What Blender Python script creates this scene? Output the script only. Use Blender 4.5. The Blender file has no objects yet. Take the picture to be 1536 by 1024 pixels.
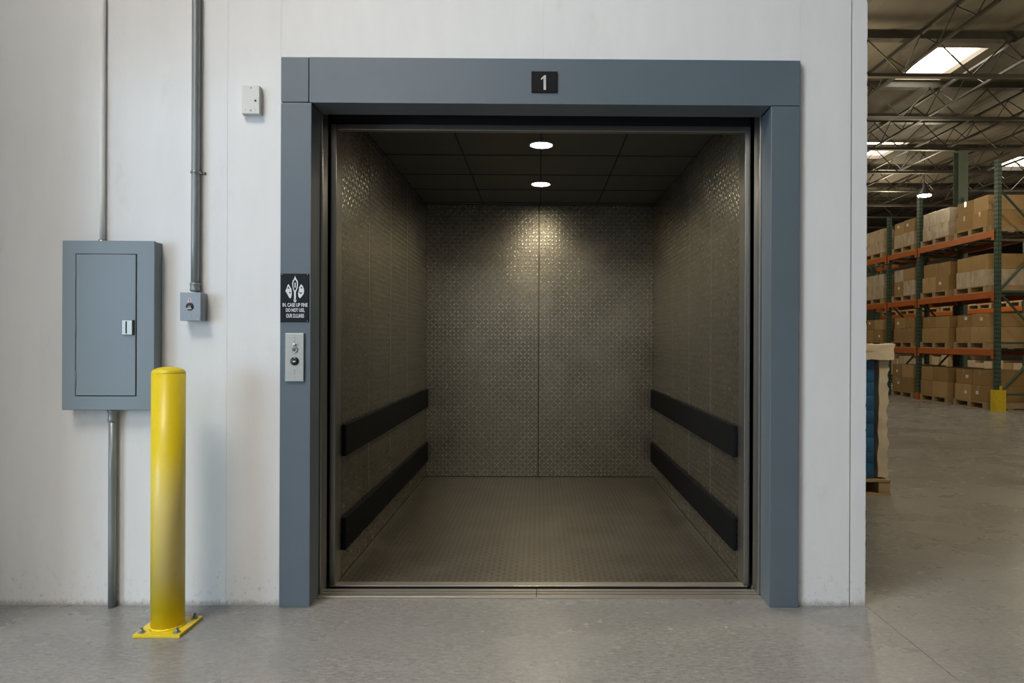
import bpy, math, random
from mathutils import Vector, Matrix
random.seed(7)
S = bpy.context.scene
COL = S.collection
R = math.radians

# ------------------------------------------------------------------ camera
F, CX, CY = 1050.0, 817.0, 511.0
H = 1.333
YAW, ROLL = 0.0084, 0.004
fwd = Vector((math.sin(YAW), math.cos(YAW), 0)); rt = Vector((math.cos(YAW), -math.sin(YAW), 0)); up = Vector((0, 0, 1))
cr, sr = math.cos(ROLL), math.sin(ROLL)
cam_r = rt * cr + up * sr; cam_u = up * cr - rt * sr
cd = bpy.data.cameras.new('camera'); cam = bpy.data.objects.new('camera', cd); COL.objects.link(cam)
cam.matrix_world = Matrix(((cam_r.x, cam_u.x, -fwd.x, 0), (cam_r.y, cam_u.y, -fwd.y, 0), (cam_r.z, cam_u.z, -fwd.z, H), (0, 0, 0, 1)))
cd.sensor_width = 36; cd.lens = F / 1536 * 36
cd.shift_x = -(CX - 768) / 1536; cd.shift_y = -(512 - CY) / 1536
cd.clip_start = 0.05; cd.clip_end = 200
S.camera = cam

def ray(px, py):
    u, v = px - CX, py - CY
    return fwd * F + rt * (u * cr + v * sr) - up * (v * cr - u * sr)
def P(px, py, Y):                      # photo pixel -> (X, Z) on the plane y = Y
    d = ray(px, py); t = Y / d.y
    return d.x * t, H + d.z * t

# ------------------------------------------------------------------ materials
MATS = {}
def nd(nt, t, **kw):
    n = nt.nodes.new(t)
    for k, v in kw.items(): setattr(n, k, v)
    return n
def mat(name, col, rough=0.5, metal=0.0, var=0.0, vscale=8.0, rvar=0.0, bump=0.0, bscale=60.0, stretch=(1, 1, 1), coat=0.0, spec=None):
    m = bpy.data.materials.new(name); m.use_nodes = True
    nt = m.node_tree; b = nt.nodes['Principled BSDF']
    b.inputs['Base Color'].default_value = (*col, 1); b.inputs['Roughness'].default_value = rough
    b.inputs['Metallic'].default_value = metal; b.inputs['Coat Weight'].default_value = coat
    if spec is not None: b.inputs['Specular IOR Level'].default_value = spec
    tc = nd(nt, 'ShaderNodeTexCoord'); mp = nd(nt, 'ShaderNodeMapping')
    geo = nd(nt, 'ShaderNodeNewGeometry')
    nt.links.new(geo.outputs['Position'], mp.inputs['Vector'])
    mp.inputs['Scale'].default_value = stretch
    m['_b'] = b.name
    if var or rvar:
        n = nd(nt, 'ShaderNodeTexNoise'); n.inputs['Scale'].default_value = vscale; n.inputs['Detail'].default_value = 6
        n.inputs['Roughness'].default_value = 0.62
        nt.links.new(mp.outputs[0], n.inputs['Vector'])
        if var:
            mr = nd(nt, 'ShaderNodeMapRange'); mr.inputs[1].default_value = 0.25; mr.inputs[2].default_value = 0.75
            mr.inputs[3].default_value = 1 - var; mr.inputs[4].default_value = 1 + var
            nt.links.new(n.outputs[0], mr.inputs[0])
            mx = nd(nt, 'ShaderNodeVectorMath', operation='SCALE'); mx.inputs[0].default_value = col
            nt.links.new(mr.outputs[0], mx.inputs['Scale']); nt.links.new(mx.outputs[0], b.inputs['Base Color'])
        if rvar:
            mr = nd(nt, 'ShaderNodeMapRange'); mr.inputs[1].default_value = 0.3; mr.inputs[2].default_value = 0.7
            mr.inputs[3].default_value = max(0.02, rough - rvar); mr.inputs[4].default_value = rough + rvar
            nt.links.new(n.outputs[0], mr.inputs[0]); nt.links.new(mr.outputs[0], b.inputs['Roughness'])
    if bump:
        n2 = nd(nt, 'ShaderNodeTexNoise'); n2.inputs['Scale'].default_value = bscale; n2.inputs['Detail'].default_value = 4
        nt.links.new(mp.outputs[0], n2.inputs['Vector'])
        bp = nd(nt, 'ShaderNodeBump'); bp.inputs['Strength'].default_value = bump; bp.inputs['Distance'].default_value = 0.01
        nt.links.new(n2.outputs[0], bp.inputs['Height']); nt.links.new(bp.outputs[0], b.inputs['Normal'])
    MATS[name] = m
    return m
def emit(name, col, s):
    m = bpy.data.materials.new(name); m.use_nodes = True; nt = m.node_tree
    b = nt.nodes['Principled BSDF']; b.inputs['Base Color'].default_value = (*col, 1)
    b.inputs['Emission Color'].default_value = (*col, 1); b.inputs['Emission Strength'].default_value = s
    MATS[name] = m; return m

def overlay(m, col, mask):             # mix a second colour over the base colour where mask(nt) is 1
    nt = m.node_tree; b = nt.nodes['Principled BSDF']
    fac = mask(nt)
    mx = nd(nt, 'ShaderNodeMix', data_type='RGBA'); mx.inputs['B'].default_value = (*col, 1)
    l = b.inputs['Base Color'].links
    if l: nt.links.new(l[0].from_socket, mx.inputs['A'])
    else: mx.inputs['A'].default_value = b.inputs['Base Color'].default_value
    nt.links.new(fac, mx.inputs['Factor']); nt.links.new(mx.outputs['Result'], b.inputs['Base Color'])
def n_range(nt, sock, a, b, lo=0.0, hi=1.0):
    mr = nd(nt, 'ShaderNodeMapRange', interpolation_type='SMOOTHSTEP')
    for i, v in zip((1, 2, 3, 4), (a, b, lo, hi)): mr.inputs[i].default_value = v
    nt.links.new(sock, mr.inputs[0]); return mr.outputs[0]
def n_noise(nt, scale, stretch=(1, 1, 1), detail=6, rough=0.6, off=(0, 0, 0)):
    geo = nd(nt, 'ShaderNodeNewGeometry'); mp = nd(nt, 'ShaderNodeMapping'); mp.inputs['Scale'].default_value = stretch
    mp.inputs['Location'].default_value = off
    nt.links.new(geo.outputs['Position'], mp.inputs['Vector'])
    n = nd(nt, 'ShaderNodeTexNoise'); n.inputs['Scale'].default_value = scale; n.inputs['Detail'].default_value = detail
    n.inputs['Roughness'].default_value = rough
    nt.links.new(mp.outputs[0], n.inputs['Vector']); return n.outputs[0]
def n_axis(nt, ax):
    geo = nd(nt, 'ShaderNodeNewGeometry'); s = nd(nt, 'ShaderNodeSeparateXYZ'); nt.links.new(geo.outputs['Position'], s.inputs[0]); return s.outputs[ax]
def n_math(nt, op, a, b):
    n = nd(nt, 'ShaderNodeMath', operation=op)
    for i, s in enumerate((a, b)):
        if isinstance(s, (int, float)): n.inputs[i].default_value = s
        else: nt.links.new(s, n.inputs[i])
    return n.outputs[0]

wallp = mat('painted_wall', (0.745, 0.745, 0.74), 0.62, var=0.035, vscale=3.0, stretch=(3, 3, 0.8), bump=0.06, bscale=40)
def dirt(nt):
    z = n_axis(nt, 2)
    near = n_range(nt, z, 0.34, 0.0)
    n = n_noise(nt, 34, (1, 1, 0.8), detail=9, rough=0.75); spots = n_range(nt, n, 0.54, 0.70)
    return n_math(nt, 'MULTIPLY', n_math(nt, 'MULTIPLY', near, spots), 0.55)
overlay(wallp, (0.28, 0.26, 0.23), dirt)
def base_line(nt):
    z = n_axis(nt, 2); n = n_noise(nt, 38, (1, 1, 0.6), detail=8, rough=0.75)
    return n_range(nt, n_math(nt, 'SUBTRACT', z, n_math(nt, 'MULTIPLY', n, 0.09)), -0.012, -0.045, 0, 0.6)
overlay(wallp, (0.2, 0.185, 0.16), base_line)
def scuffs(nt):
    n = n_noise(nt, 5, (1.2, 1, 0.55), off=(3, 0, 1)); return n_range(nt, n, 0.60, 0.75, 0, 0.22)
overlay(wallp, (0.52, 0.50, 0.47), scuffs)

conc = mat('concrete_floor', (0.222, 0.22, 0.216), 0.27, var=0.10, vscale=0.9, rvar=0.08, bump=0.10, bscale=40, stretch=(1, 1.4, 1), spec=0.5)
def conc_dark(nt):
    n = n_noise(nt, 3.2, (1.0, 2.0, 1), detail=4, rough=0.5, off=(5, 2, 0)); return n_range(nt, n, 0.2, 0.8, 0, 0.5)
overlay(conc, (0.135, 0.133, 0.13), conc_dark)
def conc_fine(nt):
    n = n_noise(nt, 22, (1, 3.0, 1), detail=7, rough=0.8); return n_range(nt, n, 0.33, 0.72, 0, 0.8)
overlay(conc, (0.36, 0.356, 0.348), conc_fine)
def conc_pit(nt):
    n = n_noise(nt, 30, (1.2, 2.6, 1), detail=7, rough=0.8, off=(1, 7, 0)); return n_range(nt, n, 0.44, 0.72, 0, 0.75)
overlay(conc, (0.10, 0.096, 0.09), conc_pit)

frame_m = mat('blue_grey_enamel', (0.112, 0.142, 0.168), 0.34, var=0.05, vscale=5, bump=0.05, bscale=220, spec=0.5)
panel_m = mat('grey_enamel', (0.20, 0.24, 0.265), 0.42, var=0.03, vscale=4, bump=0.015, bscale=300)
edge_m = mat('dark_shadow_gap', (0.01, 0.01, 0.011), 0.8)
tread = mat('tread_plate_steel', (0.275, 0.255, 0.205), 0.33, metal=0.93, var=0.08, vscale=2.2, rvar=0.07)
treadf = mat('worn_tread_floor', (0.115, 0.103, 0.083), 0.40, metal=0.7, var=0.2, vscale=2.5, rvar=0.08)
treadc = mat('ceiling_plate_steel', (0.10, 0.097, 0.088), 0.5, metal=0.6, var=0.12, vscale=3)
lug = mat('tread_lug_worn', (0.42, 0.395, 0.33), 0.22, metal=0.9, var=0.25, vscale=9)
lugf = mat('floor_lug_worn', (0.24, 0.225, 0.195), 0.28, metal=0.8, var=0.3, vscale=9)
dsteel = mat('dark_brushed_steel', (0.34, 0.33, 0.305), 0.28, metal=0.9, var=0.06, vscale=6, stretch=(8, 8, .4))
stain = mat('stainless_steel', (0.47, 0.46, 0.43), 0.42, metal=0.6, var=0.05, vscale=9, stretch=(1, 1, 12))
sillm = mat('sill_aluminium', (0.40, 0.375, 0.335), 0.34, metal=0.65, var=0.12, vscale=4, stretch=(.6, 12, 1))
rubber = mat('black_rubber', (0.008, 0.0085, 0.0095), 0.75, spec=0.06, var=0.1, vscale=7)
galv = mat('galvanised_conduit', (0.27, 0.29, 0.29), 0.36, metal=0.35, var=0.12, vscale=7, stretch=(1, 1, .3))
boxm = mat('cast_grey_box', (0.27, 0.29, 0.305), 0.42, metal=0.35, var=0.06, vscale=12, bump=0.05, bscale=120)
condw = mat('painted_conduit', (0.80, 0.795, 0.77), 0.5, var=0.03, vscale=8)
platew = mat('white_plastic', (0.66, 0.66, 0.63), 0.42, var=0.03, vscale=20)
signb = mat('black_sign', (0.006, 0.006, 0.007), 0.5, spec=0.2)
signd = mat('dark_navy_sign', (0.007, 0.008, 0.011), 0.4, spec=0.25)
inkw = mat('white_ink', (0.72, 0.73, 0.74), 0.5)
digit = mat('silver_digit', (0.55, 0.55, 0.55), 0.4, metal=0.2)
black = mat('black_plastic', (0.012, 0.012, 0.013), 0.3)
redm = mat('red_ink', (0.45, 0.12, 0.07), 0.5)
yellow = mat('yellow_paint', (0.80, 0.60, 0.012), 0.38, var=0.05, vscale=6, bump=0.03, bscale=90)
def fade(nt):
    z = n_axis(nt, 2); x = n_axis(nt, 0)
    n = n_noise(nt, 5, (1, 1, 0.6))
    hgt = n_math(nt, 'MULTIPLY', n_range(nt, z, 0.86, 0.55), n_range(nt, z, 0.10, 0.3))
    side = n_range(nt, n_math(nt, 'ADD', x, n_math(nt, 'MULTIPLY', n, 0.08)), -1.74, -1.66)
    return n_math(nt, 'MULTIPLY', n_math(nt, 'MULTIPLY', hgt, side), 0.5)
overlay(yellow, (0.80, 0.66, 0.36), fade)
def chips(nt):
    n = n_noise(nt, 42, (1, 1, 0.7), detail=3); return n_range(nt, n, 0.70, 0.74, 0, 0.6)
overlay(yellow, (0.22, 0.16, 0.03), chips)
yplain = mat('yellow_guard', (0.62, 0.44, 0.012), 0.45, var=0.15, vscale=14)
deck = mat('roof_deck', (0.118, 0.10, 0.076), 0.7, var=0.10, vscale=1.6, stretch=(6, .25, 1))
joist_m = mat('joist_steel', (0.028, 0.024, 0.018), 0.5, var=0.2, vscale=4)
colm = mat('green_column_paint', (0.12, 0.155, 0.125), 0.45, var=0.1, vscale=5)
green = mat('green_rack_paint', (0.045, 0.085, 0.06), 0.42, var=0.15, vscale=8)
orange = mat('orange_beam_paint', (0.40, 0.098, 0.014), 0.42, var=0.12, vscale=6)
cart = [mat('kraft_carton', (0.33, 0.20, 0.075), 0.65, var=0.10, vscale=6),
        mat('dark_kraft_carton', (0.27, 0.162, 0.058), 0.65, var=0.10, vscale=6),
        mat('light_kraft_carton', (0.38, 0.245, 0.105), 0.62, var=0.10, vscale=6)]
wrapped = mat('film_wrapped_carton', (0.40, 0.29, 0.18), 0.35, var=0.12, vscale=6, coat=0.5, bump=0.25, bscale=16)
def film(nt):
    n = n_noise(nt, 7, (1, 1.4, 0.5), detail=7, rough=0.7); return n_range(nt, n, 0.42, 0.66, 0.12, 0.75)
overlay(wrapped, (0.56, 0.50, 0.43), film)
palecart = mat('pale_carton', (0.55, 0.42, 0.28), 0.65, var=0.1, vscale=6)
tape_m = mat('packing_tape', (0.40, 0.29, 0.18), 0.22, coat=0.6)
paper = mat('label_paper', (0.66, 0.63, 0.58), 0.5)
wood = mat('pallet_wood', (0.34, 0.235, 0.13), 0.7, var=0.22, vscale=9, stretch=(1, 1, 3))
bluem = mat('blue_sacks', (0.010, 0.082, 0.20), 0.5, var=0.35, vscale=7, bump=0.3, bscale=14, coat=0.3)
strapm = mat('tan_strap', (0.30, 0.25, 0.13), 0.5)
cloth = mat('beige_woven_cover', (0.56, 0.47, 0.345), 0.75, var=0.10, vscale=9, bump=0.35, bscale=34)
lensm = emit('downlight_lens', (1.0, 0.88, 0.66), 55)
panem = emit('skylight_pane', (1.0, 0.93, 0.80), 11)
panef = emit('front_skylight_pane', (1.0, 0.955, 0.89), 21)
lampm = emit('lamp_lens', (1.0, 0.90, 0.70), 160)
hoist = mat('hoistway_black', (0.006, 0.006, 0.006), 0.9)

# ------------------------------------------------------------------ mesh builder
class MB:
    def __init__(s): s.v = []; s.f = []; s.sm = []; s.mi = []; s.cur = 0
    def add(s, vs, fs, smooth=False):
        b = len(s.v); s.v += [tuple(p) for p in vs]
        s.f += [tuple(b + i for i in f) for f in fs]; s.sm += [smooth] * len(fs); s.mi += [s.cur] * len(fs)
        return s
    def box(s, x0, x1, y0, y1, z0, z1):
        vs = [(x, y, z) for z in (z0, z1) for y in (y0, y1) for x in (x0, x1)]
        return s.add(vs, [(0, 2, 3, 1), (4, 5, 7, 6), (0, 1, 5, 4), (2, 6, 7, 3), (0, 4, 6, 2), (1, 3, 7, 5)])
    def prism(s, pts, axis, a, b):     # polygon pts in the two other axes, extruded a..b along axis
        n = len(pts)
        def mk(p, q):
            return {'x': (q, p[0], p[1]), 'y': (p[0], q, p[1]), 'z': (p[0], p[1], q)}[axis]
        vs = [mk(p, a) for p in pts] + [mk(p, b) for p in pts]
        fs = [tuple(range(n)), tuple(range(2 * n - 1, n - 1, -1))] + [(i, i + n, (i + 1) % n + n, (i + 1) % n) for i in range(n)]
        return s.add(vs, fs)
    def lathe(s, cx, cy, prof, n=32, axis='z', smooth=True):   # prof: list of (r, h)
        vs = []; fs = []
        for r, h in prof:
            for k in range(n):
                a = 2 * math.pi * k / n; p, q = r * math.cos(a), r * math.sin(a)
                vs.append({'z': (cx + p, cy + q, h), 'y': (cx + p, h, cy + q)}[axis])
        m = len(prof)
        for j in range(m - 1):
            for k in range(n):
                fs.append((j * n + k, j * n + (k + 1) % n, (j + 1) * n + (k + 1) % n, (j + 1) * n + k))
        s.add(vs, fs, smooth)
        b = len(s.v) - len(vs)
        s.f += [tuple(b + k for k in range(n)), tuple(b + (m - 1) * n + k for k in range(n))]; s.sm += [False] * 2; s.mi += [s.cur] * 2
        return s
    def tube(s, pts, r, n=8, smooth=True):
        pts = [Vector(p) for p in pts]; vs = []; fs = []
        for i, p in enumerate(pts):
            d = (pts[min(i + 1, len(pts) - 1)] - pts[max(i - 1, 0)]).normalized()
            a = d.cross(Vector((0, 0, 1)) if abs(d.z) < 0.9 else Vector((0, 1, 0))).normalized(); b = d.cross(a)
            for k in range(n):
                t = 2 * math.pi * k / n; vs.append(p + a * (r * math.cos(t)) + b * (r * math.sin(t)))
        for i in range(len(pts) - 1):
            for k in range(n): fs.append((i * n + k, i * n + (k + 1) % n, (i + 1) * n + (k + 1) % n, (i + 1) * n + k))
        s.add(vs, fs, smooth); b0 = len(s.v) - len(vs)
        s.f += [tuple(b0 + k for k in range(n)), tuple(b0 + (len(pts) - 1) * n + k for k in range(n))]; s.sm += [False] * 2; s.mi += [s.cur] * 2
        return s
    def build(s, name, m, parent=None, bevel=0.0, seg=2, sharp=0):
        off = Vector((0, 0, 0)); q = parent
        while q is not None: off += q.location; q = q.parent
        me = bpy.data.meshes.new(name)
        me.from_pydata([(x - off.x, y - off.y, z - off.z) for x, y, z in s.v], [], s.f)
        for k, p in enumerate(me.polygons): p.use_smooth = s.sm[k]; p.material_index = s.mi[k]
        for mm in (m if isinstance(m, (list, tuple)) else [m]): me.materials.append(mm)
        import bmesh
        bm = bmesh.new(); bm.from_mesh(me); bmesh.ops.recalc_face_normals(bm, faces=bm.faces); bm.to_mesh(me); bm.free()
        if sharp: me.set_sharp_from_angle(angle=R(sharp))
        o = bpy.data.objects.new(name, me); COL.objects.link(o)
        if parent: o.parent = parent
        if bevel:
            b = o.modifiers.new('bevel', 'BEVEL'); b.width = bevel; b.segments = seg; b.limit_method = 'ANGLE'; b.angle_limit = R(40)
        return o
def box(*a): return MB().box(*a)
def tag(o, label, cat, group=None, kind=None):
    o['label'] = label; o['category'] = cat
    if group: o['group'] = group
    if kind: o['kind'] = kind
    return o
def thing(name, loc, label, cat, group=None):
    o = bpy.data.objects.new(name, None); COL.objects.link(o); o.location = loc; o.empty_display_size = 0.1
    return tag(o, label, cat, group)
def struct(o): o['kind'] = 'structure'; return o
def copy_tree(o, parent=None):
    c = o.copy(); COL.objects.link(c)
    if parent: c.parent = parent
    for ch in list(o.children): copy_tree(ch, c)
    return c
def lettering(name, text, size, m, parent, cx, cz, y, width=None, extr=0.0006):
    cu = bpy.data.curves.new(name, 'FONT'); cu.body = text; cu.size = size; cu.align_x = 'CENTER'; cu.align_y = 'CENTER'; cu.extrude = extr; cu.offset = size * 0.02
    o = bpy.data.objects.new(name, cu); COL.objects.link(o)
    bpy.context.view_layer.update()
    me = bpy.data.meshes.new_from_object(o.evaluated_get(bpy.context.evaluated_depsgraph_get()))
    COL.objects.unlink(o); bpy.data.objects.remove(o)
    xs = [v.co.x for v in me.vertices]; ys = [v.co.y for v in me.vertices]
    mx, my = (min(xs) + max(xs)) / 2, (min(ys) + max(ys)) / 2
    sx = width / (max(xs) - min(xs)) if width else 1
    sy = size / (max(ys) - min(ys))
    off = Vector((0, 0, 0)); q = parent
    while q is not None: off += q.location; q = q.parent
    for v in me.vertices:
        x, yy, z = v.co; v.co = ((x - mx) * sx + cx - off.x, y - z - off.y, (yy - my) * sy + cz - off.z)
    me.materials.clear(); me.materials.append(m)
    ob = bpy.data.objects.new(name, me); COL.objects.link(ob); ob.parent = parent
    return ob

YF, YW = 3.5, 3.526            # face of the door frame, face of the wall
def X(px, Y=YW, py=511): return P(px, py, Y)[0]
def Z(py, Y=YW, px=808): return P(px, py, Y)[1]

# ------------------------------------------------------------------ setting: floor, walls, roof
ROOF = 6.83
xj = 1.66
fl = MB()
sillY0, sillY1 = 3.617, 3.756
fl.box(-9, xj - 0.002, -7, sillY0, -0.15, 0); fl.box(xj + 0.002, 34, -7, 44, -0.15, 0)
fl.box(-9, -1.16, sillY0, 44, -0.15, 0); fl.box(1.17, xj - 0.002, sillY0, 44, -0.15, 0); fl.box(-1.16, 1.17, 7.4, 44, -0.15, 0)
fl.box(xj - 0.05, xj + 0.05, -7, 44, -0.16, -0.006)
struct(fl.build('floor', conc))
struct(box(-1.6, 1.6, 3.62, 7.4, -0.9, -0.8).build('trim_9', hoist))

oL, oR, oT = -1.262, 1.272, 2.63     # rough opening
XL = -2.80
wf = MB()
s1, s2 = X(340), X(1275)
g0 = 0.0003; a0, a1, a2 = X(420), X(813), X(1198.5); zs0 = 2.70
wf.box(XL, a0 - g0, YW, 3.74, 0, ROOF); wf.prism([(s1 - .0025, YW + .001), (s1 - .0006, YW - .0011), (s1 + .0006, YW - .0011), (s1 + .0025, YW + .001)], 'z', 0, ROOF)
wf.box(a0, oL, YW + 0.001, 3.74, 0, zs0); wf.box(oR, a2, YW + 0.001, 3.74, 0, zs0); wf.box(oL, oR, YW + 0.001, 3.74, oT, zs0)
wf.box(a0 + g0, a1 - g0, YW + 0.0005, 3.74, zs0, ROOF); wf.box(a1 + g0, a2 - g0, YW + 0.0005, 3.74, zs0, ROOF)
wf.box(a2 + g0, s2, YW, 3.74, 0, ROOF)
wf.box(XL, s2, YW + 0.004, 3.74, oT + 0.5, ROOF); wf.box(a0 - .03, oL, YW + 0.004, 3.74, zs0, ROOF); wf.box(oR, a2 + .03, YW + 0.004, 3.74, 0, ROOF)
struct(wf.build('wall_front', wallp))
caulk = mat('tan_caulk', (0.36, 0.29, 0.20), 0.7, var=0.2, vscale=12)
# corner post with a chipped edge
def edge_strip():
    n = 300; z1 = ROOF; vs = []; fs = []
    for i in range(n + 1):
        z = 3.4 * i / (n - 1) if i < n else z1
        j = random.uniform(-0.0007, 0.0002) * (1.8 if z < 0.5 else 1.0)
        if random.random() < 0.05: j -= 0.003
        xe = xj + j
        vs += [(s2 + 0.007, YW + 0.001, z), (xe - 0.004, YW + 0.001, z), (xe, YW + 0.006, z), (xj, 3.74, z), (s2 + 0.007, 3.74, z)]
    for i in range(n):
        for k in range(5): fs.append((i * 5 + k, i * 5 + (k + 1) % 5, i * 5 + 5 + (k + 1) % 5, i * 5 + 5 + k))
    fs += [(0, 1, 2, 3, 4), tuple(n * 5 + k for k in range(5))]
    return MB().add(vs, fs)
struct(edge_strip().build('trim_1', wallp))
struct(box(s2 + 0.0002, s2 + 0.0068, YW + 0.007, 3.735, 0, ROOF).build('trim_2', caulk))
# hoistway walls behind the front wall
struct(box(XL, -1.5, 3.74, 7.6, 0, ROOF).build('wall_hoistway_left', hoist))
struct(box(1.5, xj, 3.74, 7.6, 0, ROOF).build('wall_hoistway_right', hoist))
struct(box(-1.5, 1.5, 7.4, 7.6, 0, ROOF).build('wall_hoistway_back', hoist))
struct(box(-1.5, 1.5, 3.74, 7.4, 3.3, 3.5).build('trim_3', hoist))
# unseen return and bulkhead, added at the left to shade the front wall
struct(MB().prism([(2.85, 0), (3.74, 0), (3.74, ROOF), (1.5, ROOF), (1.5, 2.6), (2.85, 2.6)], 'x', XL - 0.3, XL).build('left_shade_blocker', wallp))
# unseen header added to keep front skylight off the warehouse floor, far walls
struct(box(xj, 34, YW, 3.74, 3.3, ROOF).build('header_light_blocker', wallp))
farw = mat('far_wall_paint', (0.30, 0.27, 0.22), 0.7, var=0.08, vscale=2)
struct(box(-9, 34, 44, 44.3, 0, ROOF).build('wall_back', farw))
struct(box(34, 34.3, -7, 44, 0, ROOF).build('wall_right', farw))

# roof deck with the skylight openings left free
sky = [(7.40, 8.38, 13.0, 14.6), (8.75, 10.2, 19.2, 20.9), (14.2, 15.4, 20.6, 22.4), (12.2, 13.4, 9.0, 11.0), (4.2, 5.2, 14.0, 16.0), (17.5, 18.7, 26, 28), (-6.2, -2.2, -2.1, 1.0)]  # includes extra unseen openings added to light the warehouse
xs = sorted({-9, 34} | {v for h in sky for v in h[:2]}); ys = sorted({-7, 44} | {v for h in sky for v in h[2:]})
dk = MB()
for i in range(len(xs) - 1):
    for j in range(len(ys) - 1):
        cx, cy = (xs[i] + xs[i + 1]) / 2, (ys[j] + ys[j + 1]) / 2
        if any(h[0] < cx < h[1] and h[2] < cy < h[3] for h in sky): continue
        dk.box(xs[i], xs[i + 1], ys[j], ys[j + 1], ROOF, ROOF + 0.1)
struct(dk.build('ceiling', deck))
curb = mat('skylight_curb', (0.62, 0.58, 0.50), 0.6)
for k, (x0, x1, y0, y1) in enumerate(sky):
    fr = MB(); t = 0.05; zt = ROOF + 0.42
    fr.box(x0 - t, x0, y0 - t, y1 + t, ROOF + 0.1, zt); fr.box(x1, x1 + t, y0 - t, y1 + t, ROOF + 0.1, zt)
    fr.box(x0, x1, y0 - t, y0, ROOF + 0.1, zt); fr.box(x0, x1, y1, y1 + t, ROOF + 0.1, zt)
    w = struct(fr.build(f'window_{k + 1}', curb))
    box(x0, x1, y0, y1, zt - 0.06, zt - 0.04).build('pane', panef if k == 6 else panem, w)

# ------------------------------------------------------------------ steel frame round the opening
fL0, fL1, fR1, fR0 = X(420, YF), X(466, YF), X(1155.5, YF), X(1199, YF)
zT, zB = Z(88, YF, 808), Z(156, YF, 808)
zJL = Z(153.3, YF, 440); zJR = Z(158.6, YF, 1177)
xJ = X(463.5, YF, 120)
ft = thing('door_frame', ((fL0 + fR0) / 2, YF, 0), 'blue-grey steel frame around the freight elevator opening', 'door frame')
def jamb(x0, x1, xo, xi, z1):          # L section: flange on the wall, return into the opening
    a, b = (x0, x1) if x0 < x1 else (x1, x0)
    if xi > 0: pts = [(xi, YF), (b, YF), (b, YW - 0.0005), (xo, YW - 0.0005), (xo, 3.668), (xi + .008, 3.668)]
    else: pts = [(a, YF), (xi, YF), (xi - .008, 3.668), (xo, 3.668), (xo, YW - 0.0005), (a, YW - 0.0005)]
    return MB().prism(pts, 'z', 0, z1)
g = 0.0016
jamb(fL0, fL1, oL + .004, fL1, zJL - g).build('jamb', frame_m, ft, 0.003)
jamb(fR0, fR1, oR - .004, fR1, zJR - g).build('jamb', frame_m, ft, 0.003)
box(fL0, xJ - g, YF, YW - 0.0005, zJL + g, zT).build('corner_block', frame_m, ft, 0.003)
lp = [(YF, zB), (YF, zT), (YW - 0.0005, zT), (YW - 0.0005, oT - .004), (3.683, oT - .004), (3.683, zB)]
lb = MB()
lb.prism(lp, 'x', fL1, fR1 + 0.0005)
lb2 = MB(); lb2.box(xJ + g, fL1, YF, YW - .0005, zJL + g, zT)
# lintel: one profile between the jambs, widened by flat flanges over both jambs
def lintel():
    m = MB()
    z0 = zB
    pts = [(xJ + g, zJL + g), (fL1 + 0.001, zJL + g), (fL1 + 0.001, z0), (fR1 - 0.001, z0), (fR1 - 0.001, zJR + g), (fR0, zJR + g), (fR0, zT), (xJ + g, zT)]
    m.prism(pts, 'y', YF, YW - 0.0005)
    return m
lt = lintel().build('lintel', frame_m, ft, 0.003)
box(fL1 + 0.001, fR1 - 0.001, YW - 0.0008, 3.683, zB, oT - .004).build('soffit', frame_m, lt)
for sgn, xi in ((1, fL1), (-1, fR1)):
    st = MB()
    xa, xb = (xi - 0.05, xi + 0.004) if sgn > 0 else (xi - 0.004, xi + 0.05)
    st.box(xa, xb, 3.6695, 3.767, 0.0, zB - 0.001 + 0.05)
    st.build('door_stop', dsteel, ft, 0.005, 3)

# landing sill
sl = thing('door_sill', (0, 3.69, 0), 'grooved metal threshold across the elevator opening', 'threshold')
prof = [(sillY0, -0.05)]
y = sillY0
segs = [(0.0, 0.012, 0.0045), (0.014, 0.026, -0.002), (0.028, 0.056, 0.002), (0.056, 0.070, -0.014), (0.070, 0.094, 0.002), (0.094, 0.108, -0.014), (0.108, 0.139, 0.002)]
for a, b, z in segs: prof += [(sillY0 + a, z), (sillY0 + b, z)]
prof += [(sillY1, -0.05)]
xs0, xs1 = fL1 + 0.001 - 0.013, fR1 + 0.011
MB().prism(prof, 'x', -1.156, 1.166).build('sill_plate', sillm, sl)
for px in (806,):
    x = X(px, 3.68); 
    box(x - 0.002, x + 0.002, sillY0 + 0.02, sillY1, 0.0021, 0.0026).build('joint', edge_m, sl)
# dark lintel gap above: back of hoistway entrance is the hoistway itself

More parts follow.
